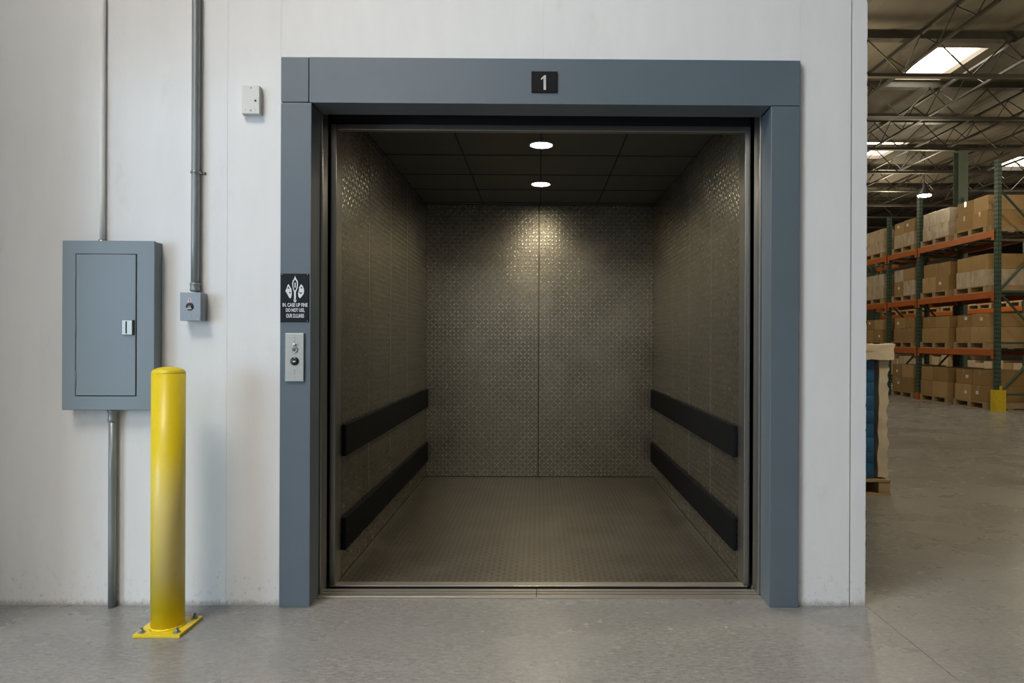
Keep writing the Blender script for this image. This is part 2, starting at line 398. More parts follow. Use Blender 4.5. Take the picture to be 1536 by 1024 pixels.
# ------------------------------------------------------------------ elevator car
yc0, ycb = 3.807, 6.86
cL, cR = -1.104, 1.124
cZ = 2.666
car = thing('elevator_car', (0.01, 5.3, 0), 'open freight elevator car lined with diamond tread plate', 'elevator')
def treadplate(o, u, v, n, lu, lv, cell=0.037, hgt=0.0023, thick=0.006):
    """tread plate lying at origin o, spanned by unit vectors u, v, lozenges raised along n"""
    o, u, v, n = map(Vector, (o, u, v, n))
    nu, nv = max(1, round(lu / cell)), max(1, round(lv / cell)); du, dv = lu / nu, lv / nv
    m = MB(); V = []; Fc = []
    for j in range(nv + 1):
        for i in range(nu + 1): V.append(o + u * (i * du) + v * (j * dv))
    W = nu + 1
    L, B = 0.44, 0.14
    for j in range(nv):
        for i in range(nu):
            c = o + u * ((i + .5) * du) + v * ((j + .5) * dv)
            flip = (i + j) % 2
            d1 = (u * du + v * dv) if not flip else (u * -du + v * dv)
            d2 = (u * du - v * dv) if not flip else (u * du + v * dv)
            q = [j * W + i, j * W + i + 1, (j + 1) * W + i + 1, (j + 1) * W + i]   # 00 10 11 01
            b = len(V)
            a_, b_ = c - d1 * L, c + d1 * L; c_, d_ = c + d2 * B, c - d2 * B
            V += [a_, b_, c_, d_, c - d1 * (L * .5) + n * hgt, c + d1 * (L * .5) + n * hgt]
            A, Bb, Cc, D, r1, r2 = range(b, b + 6)
            if not flip: k = (q[0], q[1], q[2], q[3])     # A near 00, Cc near 10, Bb near 11, D near 01
            else: k = (q[1], q[2], q[3], q[0])            # A near 10, Cc near 11, Bb near 01, D near 00
            Fc += [(k[0], k[1], Cc, A), (k[1], k[2], Bb, Cc), (k[2], k[3], D, Bb), (k[3], k[0], A, D),
                   (A, Cc, r1), (Cc, r2, r1), (Cc, Bb, r2), (Bb, D, r2), (D, r1, r2), (D, A, r1)]
    # rim and back
    loop = [i for i in range(W)] + [j * W + nu for j in range(1, nv + 1)] + [nv * W + i for i in range(nu - 1, -1, -1)] + [j * W for j in range(nv - 1, 0, -1)]
    b = len(V); V += [V[i] - n * thick for i in loop]; N = len(loop)
    Fc += [(loop[i], loop[(i + 1) % N], b + (i + 1) % N, b + i) for i in range(N)] + [tuple(b + i for i in range(N))]
    m.add(V, Fc)
    for i in range(nu * nv):
        for k in range(4, 10): m.mi[i * 10 + k] = 1; m.sm[i * 10 + k] = True
    return m
gp = 0.004
xm = X(808, ycb)
for x0, x1 in ((cL, xm - gp), (xm + gp, cR)):
    treadplate((x0, ycb, 0.005), (1, 0, 0), (0, 0, 1), (0, -1, 0), x1 - x0, cZ - 0.01).build('back_panel', [tread, lug], car)
ysplit = [3.925, 4.56, 5.22, 5.87, 6.855]
for i in range(4):
    y0, y1 = ysplit[i] + gp, ysplit[i + 1] - gp
    treadplate((cL, y0, 0.005), (0, 1, 0), (0, 0, 1), (1, 0, 0), y1 - y0, cZ - 0.01).build('side_panel', [tread, lug], car)
    treadplate((cR, y0, 0.005), (0, 1, 0), (0, 0, 1), (-1, 0, 0), y1 - y0, cZ - 0.01).build('side_panel', [tread, lug], car)
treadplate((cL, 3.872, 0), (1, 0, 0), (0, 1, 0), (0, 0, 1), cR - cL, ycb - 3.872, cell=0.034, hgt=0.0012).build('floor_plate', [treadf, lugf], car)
box(-1.13, 1.145, yc0, 3.870, -0.004, 0.001).build('threshold_strip', sillm, car, 0.002)
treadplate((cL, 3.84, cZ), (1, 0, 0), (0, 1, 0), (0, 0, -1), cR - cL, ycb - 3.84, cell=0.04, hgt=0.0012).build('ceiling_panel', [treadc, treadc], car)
for xx in (-0.545, 0.01, 0.565):
    box(xx - 0.004, xx + 0.004, 3.84, ycb - .003, cZ - 0.0045, cZ - 0.0002).build('ceiling_seam', edge_m, car)
for yy in (4.45, 5.03, 5.62, 6.18, 6.75):
    box(cL + .002, cR - .002, yy - 0.004, yy + 0.004, cZ - 0.004, cZ - 0.0003).build('ceiling_seam', edge_m, car)
box(-1.13, 1.145, yc0 + .002, 3.9, -0.4, -0.0045).build('dark_gap_face', hoist, car)  # added black face, so the gap at the threshold reads as deep shade
for yy in ysplit[1:4]:
    box(cL + 0.0002, cL + 0.0032, yy - .0045, yy + .0045, 0.006, cZ - .006).build('seam_trim', dsteel, car)
    box(cR - 0.0032, cR - 0.0002, yy - .0045, yy + .0045, 0.006, cZ - .006).build('seam_trim', dsteel, car)
# outer skins that close the car
box(cL - 0.03, cL - 0.008, 3.93, ycb + 0.03, -0.03, cZ + 0.03).build('side_skin', hoist, car)
box(cR + 0.008, cR + 0.03, 3.93, ycb + 0.03, -0.03, cZ + 0.03).build('side_skin', hoist, car)
box(cL - 0.008, cR + 0.008, ycb + 0.008, ycb + 0.03, -0.03, cZ + 0.03).build('back_skin', hoist, car)
box(cL - 0.03, cR + 0.03, 3.85, ycb + 0.03, cZ + 0.008, cZ + 0.03).build('roof_skin', hoist, car)
# front stiles and header
hz0, hz1 = Z(196.5, yc0), Z(187.5, yc0)
for a, b in ((cL - 0.03, cL + 0.002), (cR - 0.002, cR + 0.03)):
    box(a, b, yc0, 3.922, 0.001, hz1).build('front_stile', dsteel, car, 0.004, 3)
box(cL + 0.0025, cR - 0.0025, yc0, 3.85, hz0, hz1).build('front_header', dsteel, car, 0.004, 3)
box(cL - 0.03, cR + 0.03, 3.83, 3.86, hz1 + .001, cZ + 0.03).build('front_skin', hoist, car)
# bumper rails
for sgn, xw in ((1, cL), (-1, cR)):
    for pxs, y0 in ((0, 3.935),):
        for (t, bo) in ((637, 684.5), (775.5, 824.5)):
            z1, z0 = H + (511 - t) / F * 3.95, H + (511 - bo) / F * 3.95
            a, b = (xw + 0.0025, xw + 0.026) if sgn > 0 else (xw - 0.026, xw - 0.0025)
            box(a, b, 3.935, ycb - 0.004, z0, z1).build('bumper_rail', rubber, car, 0.005, 3)
# ceiling downlights
for yy, r in ((4.745, 0.088), (5.93, 0.09)):
    xx = 0.012
    tr = MB().lathe(xx, yy, [(r, cZ - 0.001), (r, cZ - 0.008), (r - 0.006, cZ - 0.012), (r - 0.013, cZ - 0.010), (r - 0.014, cZ - 0.004)], 40)
    dl = tr.build('downlight', stain, car)
    MB().lathe(xx, yy, [(r - 0.0145, cZ - 0.0055), (r - 0.0145, cZ - 0.009), (r - 0.03, cZ - 0.0105)], 40).build('lens', lensm, dl)

for yy in (4.745, 5.93):
    l = bpy.data.lights.new('downlight_beam', 'SPOT'); l.energy = 78; l.color = (1.0, 0.88, 0.66); l.spot_size = R(164); l.spot_blend = 0.9; l.shadow_soft_size = 0.06
    lo = bpy.data.objects.new('downlight_beam', l); COL.objects.link(lo); lo.location = (0.012, yy, cZ - 0.03)
# ------------------------------------------------------------------ number sign on the lintel
x0, z1 = P(797, 107.5, YF); x1, z0 = P(836, 139.5, YF)
ns = thing('floor_number_sign', ((x0 + x1) / 2, YF, z0), 'small black floor number plate on the lintel', 'sign')
box(x0, x1, YF - 0.008, YF - 0.0003, z0, z1).build('plate', signb, ns, 0.003)
def poly_part(name, pix, m, parent, y0, y1):     # flat mark cut from sheet, outline given in photo pixels on its plate
    return MB().prism([P(a, b, y0) for a, b in pix], 'y', y0, y1).build(name, m, parent)
poly_part('digit', [(815.3, 134.6), (819, 134.6), (819, 112.8), (816.6, 112.8), (811.2, 117.6), (811.8, 119.8), (815.3, 117.2)], digit, ns, YF - 0.0095, YF - 0.0082)

# warning sign on the left jamb
x0, z1 = P(421, 410, YF); x1, z0 = P(463.6, 483, YF)
ws = thing('elevator_warning_sign', ((x0 + x1) / 2, YF, z0), 'black sign with white emblem and three lines of lettering on the left jamb', 'sign')
box(x0, x1, YF - 0.004, YF - 0.0003, z0, z1).build('plate', signd, ws, 0.002)
for px, py in ((423, 411.5), (461.5, 411.5), (461, 481.5)):
    x, z = P(px, py, YF - .004); MB().lathe(x, z, [(0.002, YF - 0.0042), (0.002, YF - 0.0055)], 12, 'y').build('screw', stain, ws)
def sgn_px(x, y): return 415 + x * 55 / 655, 404 + y * 86 / 1024
ya, yb = YF - 0.0052, YF - 0.0042
def mark(name, pts, hole=None, m=inkw, dy=0.0):
    pts = [sgn_px(*p) for p in pts]
    if hole is None: return poly_part(name, pts, m, ws, ya - dy, yb - dy)
    hp = [sgn_px(*p) for p in hole]; n = len(pts)
    a = [P(*p, ya) for p in pts]; b = [P(*p, ya) for p in hp]
    vs = [(x, yy, z) for yy in (ya, yb) for x, z in a + b]
    fs = []
    for i in range(n):
        j = (i + 1) % n
        fs += [(i, j, n + j, n + i), (2 * n + i, 2 * n + j, 3 * n + j, 3 * n + i), (i, j, 2 * n + j, 2 * n + i), (n + i, n + j, 3 * n + j, 3 * n + i)]
    return MB().add(vs, fs).build(name, m, ws)
mark('emblem_flame', [(328, 112), (345, 160), (375, 205), (383, 265), (370, 340), (342, 405), (342, 540), (310, 540), (310, 405), (290, 350), (275, 265), (285, 205), (312, 160)],
     [(328, 180), (340, 195), (356, 220), (362, 265), (352, 330), (336, 372), (330, 380), (326, 380), (318, 372), (302, 335), (294, 265), (300, 220), (316, 195)])
mark('emblem_bar', [(318, 235), (338, 235), (338, 325), (318, 325)])
mark('emblem_arrow', [(298, 535), (312, 552), (340, 552), (352, 540), (352, 560), (328, 590), (302, 560)])
lf = mark('emblem_leaf', [(210, 258), (232, 300), (262, 345), (270, 420), (262, 480), (246, 518), (222, 500), (190, 440), (155, 382), (175, 345), (190, 295)])
rg = mark('emblem_leaf', [(434, 262), (470, 300), (490, 370), (484, 430), (450, 480), (412, 515), (388, 480), (382, 420), (400, 370), (400, 320), (420, 285)])
mark('emblem_notch', [(206, 300), (240, 360), (215, 340), (192, 342)], m=signd, dy=0.0011)
mark('emblem_notch', [(222, 405), (250, 400), (246, 428), (232, 432)], m=signd, dy=0.0011)
mark('emblem_notch', [(438, 305), (455, 325), (445, 342), (425, 335)], m=signd, dy=0.0011)
mark('emblem_notch', [(390, 400), (425, 412), (460, 410), (430, 438), (405, 420)], m=signd, dy=0.0011)
for txt, (xa, xb), (yt, ybm) in (('IN. CASE UP FINE', (104, 552), (598, 668)), ('DO NOT USE,', (165, 498), (692, 768)), ('OUR D.LUARS', (168, 488), (790, 862))):
    p0 = sgn_px(xa, yt); p1 = sgn_px(xb, ybm); X0, Z1 = P(*p0, ya); X1, Z0 = P(*p1, ya)
    lettering('lettering', txt, Z1 - Z0, inkw, ws, (X0 + X1) / 2, (Z0 + Z1) / 2, yb - 0.0004, X1 - X0)

# call station below it
x0, z1 = P(428, 499.5, YF - .01); x1, z0 = P(455.5, 572, YF - .01)
cp = thing('call_station', ((x0 + x1) / 2, YF, z0), 'brushed steel call plate with key switch and black button on the left jamb', 'control panel')
box(x0, x1, YF - 0.012, YF - 0.0003, z0, z1).build('face_plate', stain, cp, 0.002)
kx, kz = P(442, 524.5, YF - .012)
ks = MB().lathe(kx, kz, [(0.0155, YF - 0.0122), (0.0155, YF - 0.016), (0.013, YF - 0.018), (0.010, YF - 0.018), (0.0095, YF - 0.0135)], 28, 'y').build('key_switch', stain, cp)
MB().lathe(kx, kz, [(0.0093, YF - 0.0135), (0.0093, YF - 0.0155)], 20, 'y').build('key_core', dsteel, ks)
box(kx - 0.0012, kx + 0.0012, YF - 0.0160, YF - 0.0156, kz - 0.006, kz + 0.006).build('key_slot', edge_m, ks)
hx, hz = P(442, 518, YF - .012)
box(hx - 0.008, hx + 0.008, YF - 0.024, YF - 0.0122, hz - 0.002, hz + 0.009).build('key_hood', stain, ks, 0.003)
bx_, bz_ = P(442, 541.5, YF - .012)
bt = MB().lathe(bx_, bz_, [(0.0205, YF - 0.0122), (0.0205, YF - 0.016), (0.018, YF - 0.019), (0.009, YF - 0.020)], 32, 'y').build('button', black, cp)
MB().prism([(bx_ - 0.007, bz_ - 0.001), (bx_ - 0.001, bz_ + 0.004), (bx_ - 0.001, bz_ + 0.0015), (bx_ + 0.007, bz_ + 0.0015), (bx_ + 0.007, bz_ - 0.0035), (bx_ - 0.001, bz_ - 0.0035), (bx_ - 0.001, bz_ - 0.006)], 'y', YF - 0.0215, YF - 0.0202).build('arrow_mark', inkw, bt)
for py, w in ((506, .003), (511, .004), (514, .003), (556, .003), (561, .003), (566, .002)):
    x, z = P(442, py, YF - .012); box(x - w, x + w, YF - 0.0126, YF - 0.0121, z - 0.0018, z + 0.0018).build('engraved_mark', dsteel, cp)

# ------------------------------------------------------------------ wall fittings
def shift(px, py, Y): return P(px, py, Y)
# white blank plate
Yp = YW - 0.034
x0, z1 = P(362.3, 128, Yp); x1, z0 = P(389, 170.5, Yp)
wp = thing('blank_box', ((x0 + x1) / 2, YW, z0), 'small white surface box high on the wall left of the frame', 'wall box')
box(x0, x1, Yp, YW + 0.0009, z0, z1).build('cover', platew, wp, 0.003)
for (px, py, r) in ((376.3, 131.7, 0.0045), (376, 165.7, 0.0055), (368.2, 164.6, 0.0022), (383.4, 164.5, 0.0022)):
    x, z = P(px, py, Yp); MB().lathe(x, z, [(r, Yp - 0.0002), (r * .8, Yp - 0.0018)], 14, 'y').build('screw', dsteel, wp)
x, z = P(383.2, 151, Yp); MB().lathe(x, z, [(0.0045, Yp - 0.0002), (0.0045, Yp - 0.004), (0.002, Yp - 0.005)], 14, 'y').build('sensor_hole', black, wp)
x, z = P(366, 173.5, Yp + .02); box(x - .004, x + .004, Yp + 0.01, Yp + 0.02, z0 - 0.006, z0 - 0.0003).build('drain_nub', platew, wp)

# electrical panel
Ye = YW - 0.075
x0, z1 = P(93.5, 360.5, Ye); x1, z0 = P(231, 615, Ye)
ep = thing('electrical_panel', ((x0 + x1) / 2, YW, z0), 'grey steel electrical panel with a hinged door on the wall', 'electrical panel')
box(x0 + 0.003, x1 - 0.003, Ye + 0.014, YW - 0.0005, z0 + 0.003, z1 - 0.003).build('enclosure', panel_m, ep, 0.002)
dx0, dz1 = P(113.5, 380.5, Ye); dx1, dz0 = P(204.5, 594.5, Ye)
cv = MB()
vs = []
for yy in (Ye, Ye + 0.0135):
    vs += [(x0, yy, z0), (x1, yy, z0), (x1, yy, z1), (x0, yy, z1), (dx0, yy, dz0), (dx1, yy, dz0), (dx1, yy, dz1), (dx0, yy, dz1)]
fs = []
for i in range(4):
    j = (i + 1) % 4
    fs += [(i, j, 4 + j, 4 + i), (8 + i, 8 + j, 12 + j, 12 + i), (i, j, 8 + j, 8 + i), (4 + i, 4 + j, 12 + j, 12 + i)]
cv.add(vs, fs).build('cover', panel_m, ep, 0.0025)
dr = box(dx0 + 0.002, dx1 - 0.0055, Ye + 0.0005, Ye + 0.012, dz0 + 0.0035, dz1 - 0.0015).build('door', panel_m, ep, 0.0025)
box(dx0 - .001, dx1 + .001, Ye + 0.0122, Ye + 0.0132, dz0 - .001, dz1 + .001).build('gap_shadow', edge_m, ep)
for pya, pyb in ((400, 429), (480, 506), (556, 580)):
    xh, za = P(113.3, pya, Ye); _, zb = P(113.3, pyb, Ye)
    MB().tube([(xh + .001, Ye - 0.0005, zb), (xh + .001, Ye - 0.0005, za)], 0.0026, 10).build('hinge', panel_m, ep)
lx0, lz1 = P(184.5, 480, Ye); lx1, lz0 = P(201, 502, Ye)
la = box(lx0, lx1 - 0.004, Ye - 0.010, Ye + 0.0003, lz0, lz1).build('latch', stain, dr, 0.002)
box(lx0 + .018, lx0 + .025, Ye - 0.0105, Ye - 0.0098, lz0 + .006, lz1 - .006).build('slot', edge_m, dr)
box(lx1 - 0.0038, lx1 + 0.002, Ye - 0.008, Ye + 0.0003, lz0 - 0.002, lz1 + 0.001).build('pull', black, dr, 0.002)

# conduits
def conduit(name, px, w_px, Yc, pyt, pyb, m, label, zt=None, zb=None):
    cx = X(px, Yc); r = w_px / 2 / F * Yc / math.sqrt(1 + ((px - 808) / F) ** 2)
    ztop = zt if zt is not None else Z(pyt, Yc, px); zbot = zb if zb is not None else Z(pyb, Yc, px)
    o = thing(name, (cx, Yc, zbot), label, 'conduit')
    nseg = max(1, int((ztop - zbot) / 0.25))
    MB().tube([(cx, Yc, zbot + (ztop - zbot) * i / nseg) for i in range(nseg + 1)], r, 24).build('pipe', m, o)
    return o, cx, r
def collar(o, cx, Yc, r, za, zb, m, name='coupling'):
    h = zb - za
    MB().lathe(cx, Yc, [(r, za), (r * 1.22, za + h * .04), (r * 1.28, za + h * .2), (r * 1.18, za + h * .3), (r * 1.18, za + h * .72), (r * 1.3, za + h * .8), (r * 1.3, zb - h * .04), (r, zb)], 24).build(name, m, o)
Yc = YW - 0.026
o, cx, r = conduit('conduit', 292.3, 13, Yc, 0, 437.5, galv, 'thick grey conduit running up the wall from the square switch box', zt=ROOF - 0.02, zb=None)
Ys_top = Z(437.5, YW - 0.035, 292)
collar(o, cx, Yc, r, Z(437, Yc, 292), Z(424, Yc, 292), galv)
zs = Z(258.5, Yc, 292)
strap = MB()
pts = []
for k in range(13):
    a = math.pi * k / 12; pts.append((cx - math.cos(a) * (r + .0018), Yc - math.sin(a) * (r + .0018)))
pts = [(cx - r - 0.010, YW - 0.001), (cx - r - .002, YW - 0.001)] + pts + [(cx + r + .002, YW - 0.001), (cx + r + 0.022, YW - 0.001)]
vs = [(x, y, zs - 0.006) for x, y in pts] + [(x, y, zs + 0.006) for x, y in pts]; n = len(pts)
sb = strap.add(vs, [(i, i + 1, n + i + 1, n + i) for i in range(n - 1)], True).build('pipe_strap', dsteel, o)
so = sb.modifiers.new('solid', 'SOLIDIFY'); so.thickness = 0.002
MB().lathe(cx + r + .012, zs, [(0.005, YW - 0.0015), (0.0045, YW - 0.006)], 12, 'y').build('screw', dsteel, o)
Yc2 = YW - 0.026
zpb = Z(615, Ye, 170)
o2, cx2, r2 = conduit('conduit', 169.5, 12.6, Yc2, 616, 907, galv, 'grey conduit dropping from the electrical panel to the floor', zt=z0 - 0.0008 if False else ep.location.z - 0.0005 + 0.0, zb=0.0)
collar(o2, cx2, Yc2, r2, ep.location.z - 0.062, ep.location.z - 0.0008, galv)
MB().lathe(cx2, Yc2, [(r2 * 1.42, ep.location.z - 0.0125), (r2 * 1.5, ep.location.z - 0.009), (r2 * 1.5, ep.location.z - 0.0006)], 8).build('locknut', dsteel, o2)
Yc3 = YW - 0.018
o3, cx3, r3 = conduit('conduit', 152.6, 8.4, Yc3, 0, 357, condw, 'thin white painted conduit entering the panel from above', zt=ROOF - 0.02, zb=z1 - 0.002)
MB().lathe(cx3, Yc3, [(r3 * 1.75, z1 - 0.0015), (r3 * 1.6, z1 + .006), (r3 * 1.3, z1 + 0.013)], 20).build('locknut', dsteel, o3)

# switch box
Yb = YW - 0.07
x0, z1 = P(270, 438.5, Yb); x1, z0 = P(301, 481, Yb)
sw = thing('switch_box', ((x0 + x1) / 2, YW, z0), 'square grey box with a round selector under the thick conduit', 'switch box')
box(x0, x1, Yb + 0.006, YW - 0.0005, z0, z1).build('housing', boxm, sw, 0.004)
box(x0 - .0005, x1 + .0005, Yb, Yb + 0.0055, z0 - .0005, z1 + .0005).build('lid', boxm, sw, 0.0025)
kx, kz = P(284.7, 459.7, Yb)
kn = MB().lathe(kx, kz, [(0.0185, Yb - 0.0003), (0.0185, Yb - 0.003), (0.016, Yb - 0.004)], 28, 'y').build('selector', black, sw)
box(kx - 0.013, kx + 0.013, Yb - 0.0085, Yb - 0.0041, kz - 0.013, kz - 0.006).build('marker', stain, kn, 0.002)
box(kx - 0.005, kx + 0.010, Yb - 0.010, Yb - 0.0041, kz - 0.005, kz + 0.004).build('knob', dsteel, kn, 0.002)
tx, tz = P(284.7, 450, Yb)
MB().prism([(tx - 0.011, tz - 0.009), (tx + 0.010, tz - 0.009), (tx + .004, tz + .010), (tx - 0.004, tz + 0.010)], 'y', Yb - 0.0012, Yb - 0.0003).build('warning_label', paper, sw)
MB().prism([(tx - 0.004, tz - 0.006), (tx + 0.004, tz - 0.006), (tx + .002, tz + .006), (tx - 0.002, tz + 0.006)], 'y', Yb - 0.0018, Yb - 0.0013).build('warning_symbol', redm, sw)
for px, py, rr in ((297.8, 478, 0.0045), (285.5, 473, 0.0035)):
    x, z = P(px, py, Yb); MB().lathe(x, z, [(rr, Yb - 0.0003), (rr * .8, Yb - 0.0022)], 14, 'y').build('screw', stain, sw)

# bollard
bxc, byc, br = -1.708, 3.247, 0.0715
bo = thing('bollard', (bxc, byc, 0), 'yellow steel bollard bolted to the floor in front of the wall', 'bollard')
zt = 1.176
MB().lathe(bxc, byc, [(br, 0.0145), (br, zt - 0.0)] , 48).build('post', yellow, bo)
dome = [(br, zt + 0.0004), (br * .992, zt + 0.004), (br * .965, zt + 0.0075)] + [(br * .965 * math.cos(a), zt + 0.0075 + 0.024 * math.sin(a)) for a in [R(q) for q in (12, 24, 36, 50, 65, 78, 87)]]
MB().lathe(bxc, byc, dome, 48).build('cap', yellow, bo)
MB().lathe(bxc, byc, [(br + .0055, 0.0142), (br + 0.004, 0.0175), (br + .0003, 0.0215)], 40).build('weld_bead', yellow, bo)
box(-1.809, -1.598, 3.139, 3.357, 0.0, 0.014).build('base_plate', yellow, bo, 0.0015)
for sx, sy in ((-1, -1), (1, -1), (1, 1), (-1, 1)):
    x, y_ = -1.7035 + sx * 0.079, 3.248 + sy * 0.082
    b_ = MB().lathe(x, y_, [(0.016, 0.0142), (0.016, 0.0165)], 20).build('anchor_bolt', galv, bo)
    MB().lathe(x, y_, [(0.0105, 0.0167), (0.0105, 0.026), (0.009, 0.0275)], 6, smooth=False).build('nut', galv, b_)
    MB().lathe(x, y_, [(0.0055, 0.0277), (0.0055, 0.037), (0.0035, 0.040)], 12).build('stud', galv, b_)

# ------------------------------------------------------------------ warehouse: roof steel
def zigzag(p0, p1, zt, zb, step, ax):
    L = p1 - p0; n = max(2, int(round(L / step))); pts = []
    for i in range(n + 1): pts.append((p0 + L * i / n, zt if i % 2 == 0 else zb))
    return pts
ORD = ['nearest', 'second', 'third', 'fourth', 'fifth', 'sixth', 'seventh', 'eighth', 'ninth', 'tenth', 'eleventh', 'twelfth', 'thirteenth', 'fourteenth', 'fifteenth', 'sixteenth']
GY = [12.4, 14.75, 17.1, 19.45, 21.8, 24.15, 26.5, 28.85]
for k, gy in enumerate(GY):
    x0, x1 = 4.6, min(24, gy * 0.74 + 1)
    o = thing('roof_girder', ((x0 + x1) / 2, gy, 6.0), f'{ORD[k]} roof girder spanning crosswise under the warehouse deck, counted from the front', 'roof girder', 'roof girders across the warehouse')
    box(x0, x1, gy - 0.09, gy + 0.09, 6.70, ROOF - 0.001).build('top_chord', joist_m, o)
    box(x0, x1, gy - 0.05, gy + 0.05, 6.04, 6.10).build('bottom_chord', joist_m, o)
    MB().tube([(x, gy, z) for x, z in zigzag(x0, x1, 6.69, 6.09, 0.6, 0)], 0.017, 6, False).build('web', joist_m, o)
JX = [4.74, 6.6, 8.46, 10.32, 12.18, 14.04, 15.9, 17.76, 19.62]
for k, jx in enumerate(JX):
    y0, y1 = max(10.0, jx / 0.72), min(33, jx / 0.45)
    o = thing('roof_joist', (jx, (y0 + y1) / 2, 6.2), (f'{ORD[k]} roof joist running into the distance, counted from the white corner' if k else 'roof joist running into the distance nearest the white wall corner'), 'roof joist', 'roof joists into the distance')
    box(jx - 0.03, jx + 0.03, y0, y1, 6.66, 6.70).build('top_chord', joist_m, o)
    box(jx - 0.03, jx + 0.03, y0, y1, 6.24, 6.28).build('bottom_chord', joist_m, o)
    MB().tube([(jx, y, z) for y, z in zigzag(y0, y1, 6.66, 6.28, 0.5, 1)], 0.012, 6, False).build('web', joist_m, o)
# column
cxx, cyy = 10.34, 17.1
o = thing('roof_column', (cxx, cyy, 0), 'green steel column rising behind the near rack to the roof', 'column')
hp = [(-.115, -.115), (.115, -.115), (.115, -.10), (.008, -.10), (.008, .10), (.115, .10), (.115, .115), (-.115, .115), (-.115, .10), (-.008, .10), (-.008, -.10), (-.115, -.10)]
MB().prism([(cxx + a, cyy + b) for a, b in hp], 'z', 0.02, 6.02).build('shaft', colm, o)
box(cxx - .18, cxx + .18, cyy - .18, cyy + .18, 0, 0.019).build('base_plate', colm, o)
# high-bay lamp
lx, ly = 11.05, 20.0
lz = 1.333 + (511 - 289.5) / F * ly
o = thing('high_bay_lamp', (lx, ly, lz), 'round high-bay lamp hanging above the near rack', 'lamp')
MB().lathe(lx, ly, [(0.19, lz), (0.195, lz + 0.02), (0.12, lz + 0.15), (0.06, lz + 0.22), (0.05, lz + 0.34), (0.02, lz + 0.36)], 28).build('shade', joist_m, o)
MB().lathe(lx, ly, [(0.18, lz - 0.001), (0.17, lz - 0.03), (0.10, lz - 0.045)], 28).build('lens', lampm, o)
MB().tube([(lx, ly, lz + 0.36), (lx, ly, 6.82)], 0.008, 6).build('cord', black, o)

# ------------------------------------------------------------------ pallets, racks, cartons
def pallet_proto():
    o = thing('pallet', (0, 0, 0), '-', 'pallet', 'wooden pallets')
    W, D = 1.0, 0.98        # x, y
    box(0, W, 0, D, 0.118, 0.138).build('deck', wood, o)
    for k in range(3):
        y0 = (0, D / 2 - 0.05, D - 0.1)[k]
        box(0.005, W - .005, y0 + .003, y0 + 0.097, 0.02, 0.1175).build('stringer', wood, o)
    for k in range(3):
        x0 = (0, W / 2 - .06, W - .12)[k]
        box(x0, x0 + .12, 0, D, 0.0, 0.0195).build('bottom_board', wood, o)
    return o
PROTO = [None]
def pallet(x, y, z, label, dy=1.0):
    if PROTO[0] is None: PROTO[0] = pallet_proto(); o = PROTO[0]
    else: o = copy_tree(PROTO[0])
    o.location = (x, y, z); o.scale = (1, dy, 1); o['label'] = label
    return o
def carton(x0, x1, y0, y1, z0, z1, m, label, group, tape=True, lab=False):
    o = thing('carton', (x0, (y0 + y1) / 2, z0), label, 'carton', group)
    box(x0, x1, y0, y1, z0, z1).build('box', m, o, 0.006, 1)
    if tape:
        ym = (y0 + y1) / 2
        t = MB(); w = 0.026
        t.prism([(x0 - 0.0012, z1 - 0.10), (x0 - 0.0012, z1 + 0.0012), (x1, z1 + 0.0012), (x1, z1 + 0.0002), (x0 - 0.0002, z1 + .0002), (x0 - .0002, z1 - 0.10)], 'y', ym - w, ym + w)
        t.build('tape', tape_m, o)
    if lab:
        yl = y0 + (y1 - y0) * random.uniform(.2, .6); zl = z0 + (z1 - z0) * random.uniform(.35, .6)
        box(x0 - 0.002, x0 - 0.0003, yl, yl + 0.085, zl, zl + 0.065).build('shipping_label', paper, o)
    return o

RX = 8.86; RD = 1.05
LEV = [1.14, 2.27, 3.46]
UY = [13.46, 16.25, 17.67, 20.4]
rk = thing('pallet_rack', (RX, 16.2, 0), 'tall pallet rack with green posts and orange beams in the warehouse', 'rack')
def post(x, y, ztop, name='post'):
    m = MB(); w = 0.085; d = 0.075
    m.prism([(x, y), (x, y + w), (x + d, y + w), (x + d, y + w - .015), (x + .012, y + w - .015), (x + .012, y + .015), (x + d, y + .015), (x + d, y)], 'z', 0.012, ztop)
    return m
def post_full(x, y, ztop):             # post with its two rows of slots as dark insets in the same mesh
    m = MB(); w, d = 0.105, 0.08
    m.box(x, x + d, y, y + w, 0.012, ztop)
    m.cur = 1
    z = 0.3
    while z < ztop - 0.05:
        m.box(x + 0.012, x + 0.030, y - 0.0015, y + 0.001, z, z + 0.034); m.box(x + 0.054, x + 0.068, y - 0.0015, y + 0.001, z, z + 0.034)
        m.box(x - 0.0015, x + 0.001, y + 0.02, y + 0.04, z, z + 0.042); m.box(x - 0.0015, x + .001, y + .065, y + .085, z, z + .042)
        z += 0.085
    return m
for k, uy in enumerate(UY):
    zt_ = (4.88, 4.72, 4.5, 4.5)[k]
    post_full(RX, uy, zt_).build('post', [green, edge_m], rk)
    post_full(RX + RD - .08, uy, zt_).build('post', [green, edge_m], rk)
    if k == 1: box(RX - .02, RX + .10, uy - .02, uy + .125, 0.0, 0.16).build('foot_sleeve', orange, rk)
    else: box(RX - .03, RX + .11, uy - .03, uy + .13, 0.0, 0.0115).build('base_plate', green, rk)
    box(RX + RD - .11, RX + RD + .03, uy - .03, uy + .13, 0.0, 0.0115).build('base_plate', green, rk)
    z = 0.35; s = 0
    while z < zt_ - 1.0:
        a, b = ((RX + .08, z), (RX + RD - .08, z + 0.95)) if s % 2 == 0 else ((RX + RD - .08, z), (RX + .08, z + 0.95))
        MB().tube([(a[0], uy + .05, a[1]), (b[0], uy + .05, b[1])], 0.022, 6, False).build('brace', green, rk)
        box(RX + .081, RX + RD - .081, uy + .03, uy + .07, z - 0.045, z - .005).build('brace', green, rk)
        z += 1.0; s += 1
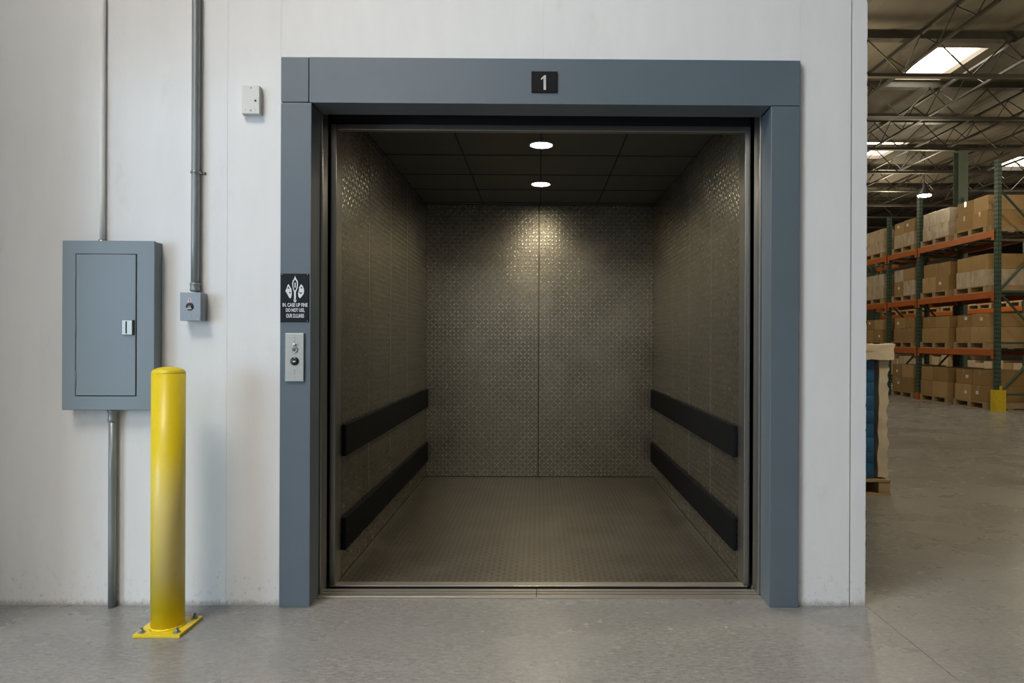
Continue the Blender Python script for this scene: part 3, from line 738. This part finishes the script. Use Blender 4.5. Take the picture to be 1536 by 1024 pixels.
for k in range(3):
    for lz in LEV:
        y0, y1 = UY[k] + 0.107, UY[k + 1] - 0.002
        for xb, fr in ((RX - 0.012, True), (RX + RD - 0.05, False)):
            bm_ = box(xb, xb + 0.05, y0, y1, lz - 0.064, lz + 0.064).build('beam', orange, rk, 0.004, 1)
            if fr:
                for ye in (y0, y1 - 0.05):
                    box(xb - 0.008, xb - 0.0003, ye - (0.035 if ye == y0 else 0), ye + (0.05 if ye == y0 else 0.07), lz - 0.13, lz + 0.075).build('beam_connector', orange, bm_)
        for q in range(3):
            yy = y0 + (y1 - y0) * (q + .5) / 3
            box(RX + 0.04, RX + RD - .052, yy - .04, yy + .04, lz + 0.02, lz + 0.058).build('cross_bar', green, rk)
pg = thing('post_guard', (RX, UY[0], 0), 'yellow steel guard at the foot of the nearest rack post', 'post guard')
MB().prism([(RX - .06, UY[0] - .075), (RX + .13, UY[0] - .075), (RX + .13, UY[0] - .045), (RX - .035, UY[0] - .045), (RX - .035, UY[0] + .1), (RX - .06, UY[0] + .1)], 'z', 0, 0.42).build('shield', yplain, pg)
box(RX + .02, RX + .05, UY[0] - .075, UY[0] - .0452, 0.4205, 0.50).build('tab', yplain, pg)

PY = [(13.83, 14.86), (15.13, 16.17), (16.55, 17.50), (18.05, 19.1)]
LN = ['on the floor', 'on the lowest beams', 'on the middle beams', 'on the top beams']
PN = ['nearest the yellow guard', 'second from the yellow guard', 'in the narrow bay', 'beside the white wall corner']
PNC = ['by the yellow guard', 'second from the guard', 'in the narrow bay', 'by the wall corner']
WR = {(3, 1), (3, 3), (2, 3)}
HT = {3: (0.31, 0.31), 2: (0.33, 0.31), 1: (0.31, 0.27), 0: (0.33, 0.32)}
for lv in range(4):
    zb = 0.0 if lv == 0 else LEV[lv - 1] + 0.0645
    for k, (y0, y1) in enumerate(PY):
        if lv == 0 and k == 3: continue
        x0 = RX + (0.02 if lv else 0.0)
        pallet(x0 - 0.02 if lv else x0, y0 - .03, zb, f'wooden pallet {LN[lv]} of the near rack, {PN[k]}', (y1 - y0 + .06) / 0.98)
        z = zb + 0.1385
        yf = (y0 + y1) / 2 + random.uniform(-.06, .06)
        h1, h2 = HT[lv]
        if k == 2: h1 *= 1.05
        dx = random.uniform(0, .02)
        for ly_, (za, zc, wd) in enumerate(((z, z + h1, 'lower'), (z + h1 + .0005, z + h1 + h2, 'upper'))):
            for sd, (ya_, yb_, wn) in enumerate(((y0, yf - .004, 'near'), (yf + .004, y1, 'far'))):
                wr = (lv, k) in WR or (lv == 3 and k == 2 and ly_ == 0) or (lv == 2 and k == 0 and ly_ == 0) or (lv == 2 and k == 2 and random.random() < .6)
                mm = wrapped if wr else random.choice(cart)
                jit = random.uniform(0, 0.018) + (0.02 if ly_ else 0)
                nm = f'{wd} {wn} {"film-wrapped" if wr else "brown"} carton of the load {LN[lv]}, pallet {PNC[k]}'
                carton(x0 + dx + jit, x0 + 0.82, ya_, yb_, za, zc - (random.uniform(0, .02) if ly_ else 0.002), mm, nm, 'cartons on the near rack', tape=random.random() < .75, lab=(not wr and random.random() < .35))

# second rack beyond, seen through the gaps
R2 = 13.2
rk2 = thing('pallet_rack', (R2, 23, 0), 'second pallet rack of pale cartons glimpsed behind the near rack', 'rack')
for uy in (18.9, 21.6, 24.3, 27.0):
    box(R2, R2 + .09, uy, uy + .09, 0, 4.6).build('post', green, rk2)
    for lz in (1.14, 2.27):
        if uy < 27: box(R2 - .012, R2 + .04, uy + .092, uy + 2.698, lz - .06, lz + .06).build('beam', orange, rk2)
n2 = 0
W2 = ['floor', 'lower beam']
for lv, zb in ((0, 0.0), (1, 1.2005), (2, 2.3305)):
    for b in range(3):
        for q in range(2):
            y0 = 18.9 + 2.7 * b + 0.15 + q * 1.28
            row = ('floor', 'lower beam', 'upper beam')[lv]
            pallet(R2 + .005, y0, zb, f'pallet on the {row} level of the rack behind, {ORD[b * 2 + q] if b + q else "nearest"} along it', 1.18)
            for c in range(3):
                ya_ = y0 + .01 + c * 0.385; hh = random.uniform(.55, .78)
                carton(R2 + random.uniform(.02, .05), R2 + .8, ya_, ya_ + .375, zb + .139, zb + .139 + hh, palecart if random.random() < .75 else cart[2],
                       f'{("near", "middle", "far")[c]} pale carton on the {ORD[b * 2 + q]} {row} pallet of the rack behind', 'pale cartons on the rack behind', tape=False)

# ------------------------------------------------------------------ blue pallet load by the wall corner
bx0, bx1, by0, by1 = 2.02, 3.06, 6.06, 7.1
pl = copy_tree(PROTO[0]); pl.location = (bx1 + .005, by0, 0); pl.rotation_euler = (0, 0, math.pi / 2); pl.scale = (1.06, 1.06, 1); pl['label'] = 'wooden pallet under the blue load beside the white wall corner'
nl = 9; z = 0.1385; zt_ = 1.235
hts = [.135, .10, .125, .12, .115, .13, .115, .12, .13]
sc = (zt_ - z) / sum(hts)
def wavy_box(x0, x1, y0, y1, z0, z1, nx, ny, nz, fn):
    idx = {}; vs = []; fs = []
    def vid(i, j, k):
        if (i, j, k) not in idx:
            p = Vector((x0 + (x1 - x0) * i / nx, y0 + (y1 - y0) * j / ny, z0 + (z1 - z0) * k / nz))
            idx[i, j, k] = len(vs); vs.append(p + fn(p))
        return idx[i, j, k]
    for i in range(nx):
        for j in range(ny):
            for k in (0, nz): fs.append((vid(i, j, k), vid(i + 1, j, k), vid(i + 1, j + 1, k), vid(i, j + 1, k)))
    for i in range(nx):
        for k in range(nz):
            for j in (0, ny): fs.append((vid(i, j, k), vid(i + 1, j, k), vid(i + 1, j, k + 1), vid(i, j, k + 1)))
    for j in range(ny):
        for k in range(nz):
            for i in (0, nx): fs.append((vid(i, j, k), vid(i, j + 1, k), vid(i, j + 1, k + 1), vid(i, j, k + 1)))
    return MB().add(vs, fs, True)
from mathutils import noise as mn
for i, h in enumerate(hts):
    h *= sc
    for xa, xb in ((bx0 + .12, 2.94),):
        ph = random.uniform(0, 50)
        def bulge(p, z0=z, h=h, xa=xa, xb=xb, ph=ph):
            u = (p.z - z0) / h; w = (p.x - xa) / (xb - xa)
            b = 0.012 * (4 * u * (1 - u)) * min(1, 6 * w * (1 - w) + .3)
            n = mn.noise(Vector((p.x * 9 + ph, p.y * 9, p.z * 14))) * 0.006
            return Vector((0, -(b + n) if p.y < by0 + .1 else 0, 0))
        w = wavy_box(xa, xb, by0 + .052, by1 - .06, z + .001, z + h - .002, 24, 6, 6, bulge)
        o = thing('blue_pack', ((xa + xb) / 2, by0 + .5, z), f'{"lowest" if i == 0 else ("topmost" if i == nl - 1 else ORD[i])} blue pack in the pallet stack by the wall corner' + ('' if i in (0, nl - 1) else ', counted from the bottom'), 'pack', 'blue packs stacked on the pallet')
        w.build('sack', bluem, o, sharp=50)
    z += h
cvr = thing('dust_cover', (2.6, 6.6, 0.14), 'beige woven cover folded over the top and corner of the blue load', 'cover')
def crumple(p):
    n = Vector((mn.noise(p * 7), mn.noise(p * 7 + Vector((9, 3, 1))), mn.noise(p * 8 + Vector((2, 7, 5)))))
    fold = 0.5 + 0.5 * math.sin(p.z * 58 + 5 * mn.noise(Vector((p.z * 3, p.y * 4, 0))))
    ledge = (0.013 * (fold ** 2) - 0.013) if p.x > 3.0 else 0
    return n * 0.014 + Vector((ledge + (0.035 * max(0, (p.z - 0.9)) if p.x > 3 else 0), 0, 0))
wavy_box(2.975, 3.062, by0 + .036, by1 - .02, 0.150, 1.242, 4, 14, 60, crumple).build('side_flap', cloth, cvr, sharp=50)
wavy_box(bx0 + .1, 3.085, by0 - .012, by1 - .02, 1.246, 1.315, 24, 14, 4, lambda p: crumple(p) * (1.0 if p.z > 1.26 else 0.0) + (Vector((0, 0, -.0)))).build('top_sheet', cloth, cvr, sharp=50)
wavy_box(2.70, 3.084, by0 - .012, by0 + .018, 1.18, 1.2455, 12, 2, 4, lambda p: Vector((0, 0, 0.012 * mn.noise(Vector((p.x * 14, 0, 3))) if p.z < 1.22 else 0))).build('front_hem', cloth, cvr, sharp=50)

# ------------------------------------------------------------------ light
def area(name, loc, target, size, power, col, sy=None, spread=None):
    l = bpy.data.lights.new(name, 'AREA'); l.energy = power; l.color = col; l.shape = 'RECTANGLE' if sy else 'SQUARE'; l.size = size
    if sy: l.size_y = sy
    if spread: l.spread = R(spread)
    o = bpy.data.objects.new(name, l); COL.objects.link(o); o.location = loc
    o.rotation_euler = (Vector(target) - Vector(loc)).to_track_quat('-Z', 'Y').to_euler()
    return o
area('dock_door_daylight', (-8.2, -3.2, 1.8), (0, 2.6, 1.3), 3.0, 350, (0.56, 0.78, 1.0), 3.0)
area('bay_fill', (-2.6, -4.6, 4.9), (-0.4, 3.5, 1.2), 4.5, 105, (1.0, 0.985, 0.955), 3.0)  # unseen frontal fill, added to lift the shaded sides of the wall fittings
def lamp(loc, power, col=(1, .86, .57), r=.2):
    l = bpy.data.lights.new('warehouse_lamp_and_fill', 'POINT'); l.energy = power; l.color = col; l.shadow_soft_size = r
    o = bpy.data.objects.new('warehouse_lamp_and_fill', l); COL.objects.link(o); o.location = loc
for x_, y_, e_ in ((5.4, 13.0, 150), (5.9, 19.5, 140), (12.6, 16.5, 110), (12.0, 24.0, 150), (20.5, 24.0, 150), (10, 9.5, 140), (4.3, 4.15, 260), (11.05, 20.0, 110)):  # unseen fills added without fixtures; only the last sits under the modelled lamp
    lamp((x_, y_, 4.6 if y_ < 5 else 5.3), e_)
w = bpy.data.worlds.new('world'); S.world = w; w.use_nodes = True
bg = w.node_tree.nodes['Background']; bg.inputs[0].default_value = (0.95, 0.97, 1.0, 1); bg.inputs[1].default_value = 0.12

S.view_settings.view_transform = 'Standard'; S.view_settings.look = 'None'; S.view_settings.gamma = 1
S.view_settings.use_curve_mapping = False
S.view_settings.exposure = 0.0
S.cycles.use_denoising = True
S.cycles.max_bounces = 8; S.cycles.diffuse_bounces = 4; S.cycles.glossy_bounces = 4
S.cycles.sample_clamp_indirect = 6.0
